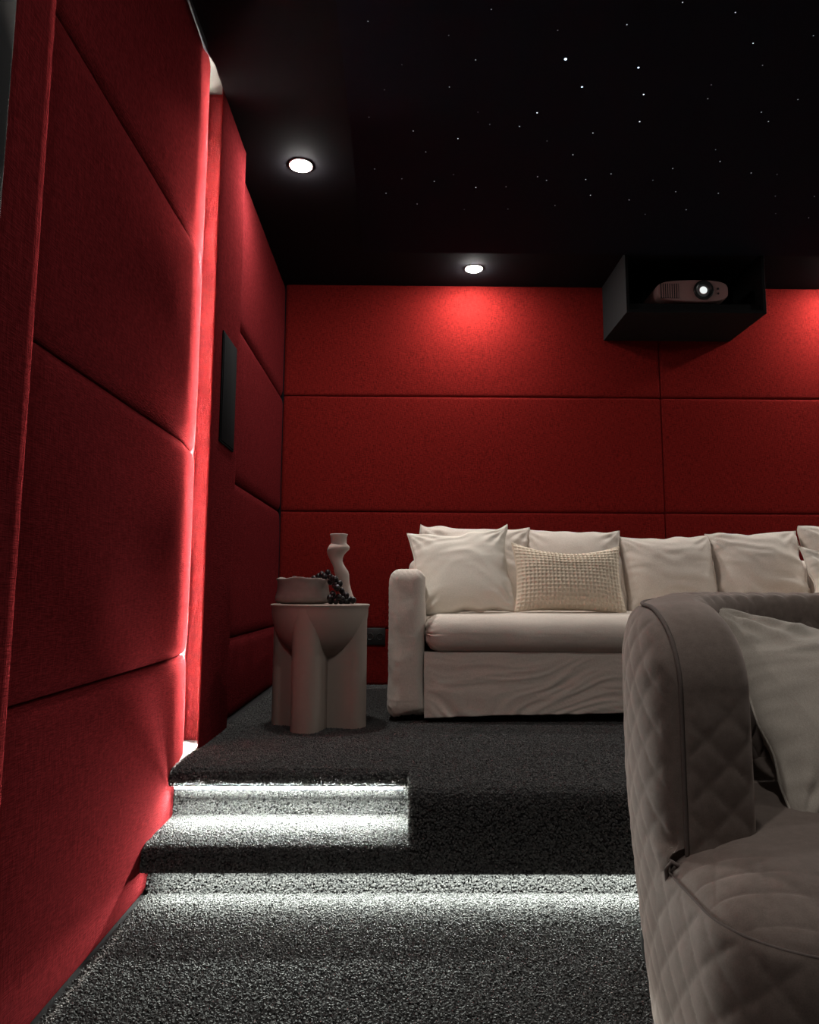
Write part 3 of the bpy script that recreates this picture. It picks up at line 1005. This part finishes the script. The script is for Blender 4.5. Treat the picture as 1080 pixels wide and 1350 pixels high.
def soft_box(x0, x1, y0, y1, z0, z1, r, n, amp, sc, seed, puff=(0, 0, 0)):
    V, F, Nn = rounded_box((x1 - x0, y1 - y0, z1 - z0), r, n)
    S = np.array([x1 - x0, y1 - y0, z1 - z0]) / 2
    W = V + np.array([(x0 + x1) / 2, (y0 + y1) / 2, (z0 + z1) / 2])
    q = V / S
    for ax in range(3):
        oth = [i for i in range(3) if i != ax]
        W[:, ax] += puff[ax] * np.sign(q[:, ax]) * np.clip(np.abs(q[:, ax]), 0, 1) ** 4 * (1 - q[:, oth[0]] ** 2) * (1 - q[:, oth[1]] ** 2)
    d = amp * fbm(np.stack([W[:, 0] * sc[0] + seed, W[:, 1] * sc[1], W[:, 2] * sc[2]], -1), 3)
    return W + Nn * d[:, None], F, Nn


ZS = 1.002
for nm, x0, x1 in (('arm', SX0, SX0 + 0.162), ('arm', SX1 - 0.162, SX1)):
    V, F, Nn = soft_box(x0, x1, SY0, SY1, H + 0.028, ZS, 0.052, (10, 40, 46), 0.004, (9, 9, 9), 3, (0.006, 0.008, 0.0))
    # cover flares a little at the hem; gathers along the front seam
    low = np.clip((0.50 - V[:, 2]) / 0.17, 0, 1)
    cxm = (x0 + x1) / 2
    V[:, 0] += (np.sign(V[:, 0] - cxm) * 0.012 * low ** 1.5) * (1 + 0.7 * np.sin(V[:, 1] * 23))
    V[:, 1] -= 0.006 * low * (V[:, 1] < SY0 + 0.1)
    frontness = np.exp(-((V[:, 1] - SY0 - 0.03) / 0.035) ** 2)
    V += Nn * (0.0022 * np.sin(V[:, 2] * 260 + V[:, 0] * 260) * frontness * (np.abs(Nn[:, 1]) < 0.98))[:, None]
    V[:, 2] += (V[:, 2] < H + 0.06) * 0.006 * np.sin(V[:, 1] * 19 + V[:, 0] * 31)
    obj(nm, V, F, M['linen'], so)
V, F, _ = soft_box(SX0 + 0.10, SX1 - 0.10, 4.13, SY1, H + 0.03, 1.09, 0.06, (40, 8, 20), 0.004, (6, 6, 6), 8)
obj('backrest', V, F, M['linen'], so)
V, F = bevel_box(SX0 + 0.10, SX1 - 0.10, SY0 + 0.04, 4.18, 0.40, 0.628, 0.01, 2)
obj('seat_base', V, F, M['linen'], so, angle=40)


def skirt():
    """hanging front of the cover with sagging diagonal folds"""
    xs = np.linspace(SX0 + 0.158, SX1 - 0.158, 420)
    zs = np.linspace(0, 1, 46)
    X, T = np.meshgrid(xs, zs, indexing='ij')
    hem = H + 0.030 + 0.016 * np.clip((X - 0.1) / 0.35, 0, 1) + 0.006 * vnoise(np.stack([X * 4, X * 0, X * 0], -1))
    Z = 0.632 + (hem - 0.632) * T
    slope = 0.55 * np.sin(X * 2.6 + 0.4)
    q = np.stack([X * 3.5, (Z + 0.10 * np.sin(X * 5.2)) * 30 + 2.2 * vnoise(np.stack([X * 3, Z * 6, X * 0], -1)), X * 0 + 2], -1)
    fold = ridged(q, 3)
    Y = SY0 + 0.014 - 0.0055 * np.clip(fold, -1, 2) * np.clip(T * 1.8, 0, 1) * np.clip((X - xs[0]) / 0.03, 0, 1) - 0.012 * T ** 2
    front = np.stack([X, Y, Z], -1).reshape(-1, 3)
    back = front + np.array([0, 0.006, 0])
    nx, nz = len(xs), len(zs)
    mb_ = MB()
    mb_.add(front, grid_faces(nx, nz, flip=True))
    mb_.add(back, grid_faces(nx, nz))
    e = [i * nz + nz - 1 for i in range(nx)]
    mb_.F += [(e[i], e[i] + nx * nz, e[i + 1] + nx * nz, e[i + 1]) for i in range(nx - 1)]
    return mb_.get()


obj('skirt', *skirt(), M['linen'], so)
for (x0, x1, sd) in ((SX0 + 0.166, 1.742, 4), (1.748, SX1 - 0.166, 14)):
    V, F, Nn = soft_box(x0, x1, SY0 - 0.028, 4.12, 0.630, 0.792, 0.074, (70, 40, 8), 0.0028, (7, 7, 12), sd, (0.004, 0.006, 0.014))
    # gathers where the cover wraps the ends
    endd = np.minimum(V[:, 0] - x0, x1 - V[:, 0])
    ge = np.exp(-(endd / 0.035) ** 2)
    th = np.arctan2(V[:, 2] - 0.71, V[:, 1] - (SY0 + 0.05))
    V += Nn * (0.006 * np.sin(th * 24 + 2 * vnoise(V * 20)) * ge)[:, None]
    obj('seat_cushion', V, F, M['linen'], so)
for x in (SX0 + 0.09, 1.745, SX1 - 0.09):
    for y in (SY0 + 0.09, SY1 - 0.09):
        obj('foot', *lathe([(0.022, 0.0), (0.028, 0.05), (0.028, 0.10)], (x, y, H + 0.004), 14), M['black_plastic'], so, angle=40)


# ------------------------------------------------------------------ quilted tub sofa on the lower floor
QX0, QX1, QY0, QY1, QR = 0.445, 2.15, 1.28, 1.99, 0.62
L1 = QY1 - QR - QY0
LA = QR * PI / 2
LB = (QX1 - QX0) - 2 * QR
ST = 2 * L1 + 2 * LA + LB


def upath(s):
    """outer plan line of the tub: point and inward direction"""
    s = np.asarray(s, dtype=float)
    px, py, nx, ny = (np.zeros_like(s) for _ in range(4))
    a = s <= L1
    px[a], py[a], nx[a], ny[a] = QX0, QY0 + s[a], 1, 0
    b = (s > L1) & (s <= L1 + LA)
    t = (s[b] - L1) / QR
    px[b], py[b] = QX0 + QR - QR * np.cos(t), QY1 - QR + QR * np.sin(t)
    nx[b], ny[b] = np.cos(t), -np.sin(t)
    c = (s > L1 + LA) & (s <= L1 + LA + LB)
    px[c], py[c], nx[c], ny[c] = QX0 + QR + (s[c] - L1 - LA), QY1, 0, -1
    d = (s > L1 + LA + LB) & (s <= ST - L1)
    t = (s[d] - L1 - LA - LB) / QR
    px[d], py[d] = QX1 - QR + QR * np.sin(t), QY1 - QR + QR * np.cos(t)
    nx[d], ny[d] = -np.sin(t), -np.cos(t)
    e = s > ST - L1
    px[e], py[e], nx[e], ny[e] = QX1, QY1 - QR - (s[e] - (ST - L1)), -1, 0
    return px, py, nx, ny


RE, ZR0, ZR1 = 0.17, 0.735, 0.872


def rim_z(s):
    m = np.minimum(s, ST - s)
    q = np.clip(1 - m / RE, 0, 1)
    return ZR0 + (ZR1 - ZR0) * np.sqrt(np.maximum(0, 1 - q ** 2)) + 0.010 * np.clip((m - RE) / 0.4, 0, 1)


def quilt(u, v, p=0.078, d=0.0042):
    a, b = (u + v) / p, (u - v) / p
    return d * (np.abs(np.sin(PI * a)) * np.abs(np.sin(PI * b))) ** 0.34


tub = thing('quilted_sofa', 'taupe velvet tub sofa with diamond quilting standing on the lower floor', 'sofa', (1.30, 1.6, 0.0))


def q_point(s, n, z, out=0.0):
    px, py, nx, ny = upath(s)
    return np.stack([px + nx * (n - out), py + ny * (n - out), z], -1)


# outer shell
ss = np.concatenate([np.linspace(0, 0.10, 26), np.linspace(0.10, ST - 0.10, 520)[1:-1], np.linspace(ST - 0.10, ST, 20)])
tt = np.linspace(0, 1, 130)
S, T = np.meshgrid(ss, tt, indexing='ij')
ZT = rim_z(S)
Zq = 0.045 + (ZT - 0.045) * T
base_n = 0.040 * np.clip((0.55 - Zq) / 0.5, 0, 1) ** 1.3
m = np.minimum(S, ST - S)
above = np.clip((Zq - 0.42) / 0.05, 0, 1)
e1 = np.where(above > 0, m + (1 - above) * 0.2, 1.0)
e2 = ZT - Zq
dd = np.minimum(np.minimum(e1, e2 * 0.8), 0.10) / 0.10
edge_n = 0.042 * (1 - np.sqrt(np.maximum(0, 1 - (1 - dd) ** 2)))
low_e = np.clip(1 - m / 0.03, 0, 1) * (1 - above) * 0.012
qf = np.clip(np.minimum(m, e2) / 0.02, 0, 1)
V = q_point(S, base_n + edge_n + low_e, Zq, quilt(S, Zq) * qf)
shell = obj('outer_shell', V.reshape(-1, 3), grid_faces(len(ss), len(tt), flip=True), M['velvet'], tub)

# strip: arm front, rolled arm top, rim, and down the other arm
zv = np.linspace(0.44, ZR0, 56)
th = np.linspace(0, PI / 2, 44)[1:]
sr = np.linspace(RE, ST - RE, 380)[1:]
path = [(0.0, z, -1.0, 0.0) for z in zv] + [(RE * (1 - math.cos(a)), ZR0 + (ZR1 - ZR0) * math.sin(a), -math.cos(a), math.sin(a)) for a in th]
path += [(s_, float(rim_z(np.array(s_))), 0.0, 1.0) for s_ in sr]
path += [(ST - p[0], p[1], -p[2], p[3]) for p in path[:len(zv) + len(th)][::-1][1:]]
path = np.array(path)
arc = np.concatenate([[0], np.cumsum(np.hypot(np.diff(path[:, 0]), np.diff(path[:, 1])))])
W0, W1 = 0.042, 0.166
ws = np.concatenate([np.linspace(0, 1, 26), [1.0, 1.0, 1.0]])
drop_in = np.concatenate([np.zeros(26), [0.02, 0.05, 0.09]])
A, Wv = np.meshgrid(np.arange(len(path)), np.arange(len(ws)), indexing='ij')
w = ws[Wv]
nn_ = W0 + (W1 - W0) * w
crown = 0.004 + 0.011 * np.sin(PI * np.clip(w, 0, 1)) ** 0.7 - 0.012 * np.clip((w - 0.8) / 0.2, 0, 1) ** 2 - drop_in[Wv]
amp = np.clip((0.73 - path[:, 1]) / 0.06, 0, 1) + 1.7 * np.clip((np.minimum(path[:, 0], ST - path[:, 0]) - 0.42) / 0.1, 0, 1)
crown = crown + quilt(arc[A] + 0.02, nn_) * amp[A] * np.clip(np.minimum(w, 1 - w) / 0.08, 0, 1)
P_s = path[A, 0] + path[A, 2] * crown
P_z = path[A, 1] + path[A, 3] * crown
px, py, nx, ny = upath(np.clip(P_s, 0, ST))
ex = np.where(P_s < 0, P_s, np.where(P_s > ST, ST - P_s, 0.0))
V = np.stack([px + nx * nn_, py + ny * nn_ + ex, P_z], -1)
obj('arm_front_and_rim', V.reshape(-1, 3), grid_faces(len(path), len(ws), flip=True), M['velvet'], tub)

# small infill where the arm front meets the seat
obj('arm_infill', *bevel_box(QX0 + 0.016, QX0 + 0.07, QY0 + 0.008, QY0 + 0.03, 0.34, 0.470, 0.006, 2), M['velvet'], tub, angle=40)
obj('arm_infill', *bevel_box(QX1 - 0.07, QX1 - 0.016, QY0 + 0.012, QY0 + 0.03, 0.34, 0.462, 0.006, 2), M['velvet'], tub, angle=40)

# inner wall
ss = np.linspace(0.02, ST - 0.02, 420)
tt = np.linspace(0, 1, 70)
S, T = np.meshgrid(ss, tt, indexing='ij')
Zq = 0.38 + (rim_z(S) - 0.022 - 0.38) * T
V = q_point(S, 0.160 + 0.004 * (1 - T) + quilt(S * 1.1, Zq, 0.085, 0.008), Zq)
obj('inner_back', V.reshape(-1, 3), grid_faces(len(ss), len(tt)), M['velvet'], tub)

# piping along the seam between shell and strip, with its little hook at the seat
pp = [q_point(np.array([p[0]]), np.array([W0 - 0.001]), np.array([p[1]]))[0] + np.array([0, -0.004 * (1 - p[3]), 0.004 * p[3]]) for p in path[::2]]
hook = [np.array([QX0 + 0.008, QY0 - 0.002, 0.395]), np.array([QX0 + 0.004, QY0 - 0.004, 0.438]), np.array([QX0 + 0.012, QY0 - 0.007, 0.452]), np.array([QX0 + 0.028, QY0 - 0.007, 0.443]), np.array([QX0 + 0.036, QY0 - 0.006, 0.446])]
hook2 = [np.array([QX0 + QX1 - p[0], p[1], p[2]]) for p in hook[::-1]]
obj('piping', *sweep(hook + pp[1:-1] + hook2, 0.0042, 7), M['piping'], tub)

# seat: cushion with a domed quilted top and a quilted front
SXa, SXb, SYf, SYb, SRr = QX0 + 0.010, QX1 - 0.010, 0.985, 1.31, 0.15


def seat_outline(k):
    """rounded front corners; k in metres along left side -> front -> right side"""
    a = (SYb - SYf - SRr)
    c = SRr * PI / 2
    f_ = SXb - SXa - 2 * SRr
    k = np.asarray(k, dtype=float)
    x, y, nx, ny = (np.zeros_like(k) for _ in range(4))
    i = k <= a
    x[i], y[i], nx[i], ny[i] = SXa, SYb - k[i], -1, 0
    i = (k > a) & (k <= a + c)
    t = (k[i] - a) / SRr
    x[i], y[i], nx[i], ny[i] = SXa + SRr - SRr * np.cos(t), SYf + SRr - SRr * np.sin(t), -np.cos(t), -np.sin(t)
    i = (k > a + c) & (k <= a + c + f_)
    x[i], y[i], nx[i], ny[i] = SXa + SRr + k[i] - a - c, SYf, 0, -1
    i = (k > a + c + f_) & (k <= a + 2 * c + f_)
    t = (k[i] - a - c - f_) / SRr
    x[i], y[i], nx[i], ny[i] = SXb - SRr + SRr * np.sin(t), SYf + SRr - SRr * np.cos(t), np.sin(t), -np.cos(t)
    i = k > a + 2 * c + f_
    x[i], y[i], nx[i], ny[i] = SXb, SYf + SRr + (k[i] - a - 2 * c - f_), 1, 0
    return x, y, nx, ny


KT = 2 * (SYb - SYf - SRr) + SRr * PI + (SXb - SXa - 2 * SRr)
ZSE = 0.432
ks = np.linspace(0, KT, 560)
vv = np.linspace(0, 1, 72)
Kk, T = np.meshgrid(ks, vv, indexing='ij')
Zq = 0.05 + (ZSE - 0.05) * T
x, y, nx, ny = seat_outline(Kk)
bulge = 0.016 * np.sin(PI * T) ** 0.6 - 0.03 * (1 - T) ** 2 + quilt(Kk, Zq, 0.086) * np.clip(np.minimum(T, 1 - T) / 0.03, 0, 1)
V = np.stack([x + nx * bulge, y + ny * bulge, Zq], -1)
obj('seat_front', V.reshape(-1, 3), grid_faces(len(ks), len(vv)), M['velvet'], tub)

# seat top: height rises from the seam towards the middle
def seat_sdf(x, y):
    """distance inside the rounded outline (front and sides only)"""
    ax = np.minimum(x - SXa, SXb - x)
    ay = y - SYf
    qx, qy = SRr - ax, SRr - ay
    corner = SRr - np.hypot(np.maximum(qx, 0), np.maximum(qy, 0))
    return np.where((qx > 0) & (qy > 0), corner, np.minimum(ax, ay))


uu = 0.5 - 0.5 * np.cos(np.linspace(0, PI, 320))
vv2 = np.linspace(0, 1, 110) ** 1.5
xg = SXa + uu * (SXb - SXa)
axg = np.minimum(xg - SXa, SXb - xg)
yfr = SYf + np.where(axg < SRr, SRr - np.sqrt(np.maximum(0, SRr ** 2 - np.maximum(SRr - axg, 0) ** 2)), 0)
Xg, Vg = np.meshgrid(xg, vv2, indexing='ij')
Yg = yfr[:, None] + (SYb - yfr[:, None]) * Vg
INS = np.maximum(0, seat_sdf(Xg, Yg))
Zg = ZSE + 0.082 * (1 - np.exp(-INS / 0.10)) - 0.008 * np.exp(-(INS / 0.012) ** 2)
Zg = Zg + quilt(Xg + 0.5 * Yg, Yg - 0.2 * Xg, 0.086, 0.0045) * np.clip(1 - (INS - 0.10) / 0.06, 0, 1) * np.clip(INS / 0.01, 0, 1)
Zg = Zg + 0.003 * fbm(np.stack([Xg * 6, Yg * 6, Xg * 0 + 3], -1), 2)
G = np.stack([Xg, Yg, Zg], -1).reshape(-1, 3)
mbs = MB()
mbs.add(G, grid_faces(320, 110))
# rear part of the seat reaching under the inner back
su, sv = np.linspace(0, 1, 90), np.linspace(0, 1, 40)
yb_ = 1.30 + sv * (QY1 - 0.15 - 1.30)
rowsV = []
for yv in yb_:
    hw = (QX1 - QX0) / 2 - 0.15
    dy_ = yv - (QY1 - QR)
    if dy_ > 0:
        ri = QR - 0.15
        hw = hw - ri + math.sqrt(max(0.0, ri * ri - dy_ * dy_))
    xv = (QX0 + QX1) / 2 + (su * 2 - 1) * hw
    zz = ZSE + 0.082 * (1 - np.exp(-np.minimum(np.minimum(xv - SXa, SXb - xv), 0.30) / 0.10)) + 0.003 * fbm(np.stack([xv * 6, xv * 0 + yv * 6, xv * 0 + 3], -1), 2)
    rowsV.append(np.stack([xv, np.full_like(xv, yv), zz], 1))
mbs.add(np.concatenate(rowsV), grid_faces(40, 90, flip=True))
obj('seat_cushion', *mbs.get(), M['velvet'], tub)
kk = np.linspace(0, KT, 300)
x, y, nx, ny = seat_outline(kk)
obj('seat_piping', *sweep(np.stack([x - nx * 0.001, y - ny * 0.001, np.full_like(x, ZSE - 0.002)], 1), 0.0028, 6), M['piping'], tub)
for fx in (0.62, 1.98):
    for fy in (1.13, 1.88):
        obj('foot', *lathe([(0.02, 0.004), (0.026, 0.03), (0.028, 0.08)], (fx, fy, 0.0), 14), M['black_plastic'], tub, angle=40)

# pillow leaning in the tub sofa
V, F, ring = pillow(0.56, 0.53, 0.19, n=64, pinch=0.05, sag=0.04, seed=63, wr=1.15, pw=0.55, asym=0.6)
o = obj('throw_pillow', V, F, M['grey_linen'], None, loc=(0, 0, 0))
s = obj('seam', *sweep(ring, 0.0028, 5, True), M['grey_linen'], None, loc=(0, 0, 0))
s.parent = o
right = Vector((0.985, 0.10, -0.12)).normalized()
upv = Vector((0.01, 0.66, 0.75))
upv = (upv - upv.dot(right) * right).normalized()
fw = upv.cross(right).normalized()      # local +y
R = Matrix((right, right.cross(upv) * -1 if False else fw * 1, upv)).transposed()
if R.determinant() < 0:
    R = Matrix((right, -fw, upv)).transposed()
o.rotation_mode = 'QUATERNION'
o.rotation_quaternion = R.to_quaternion()
o.location = Vector((0.722, 1.70, 0.872)) + right * 0.28 - upv * 0.265
tag(o, 'grey beige creased pillow lying back in the quilted tub sofa', 'cushion')
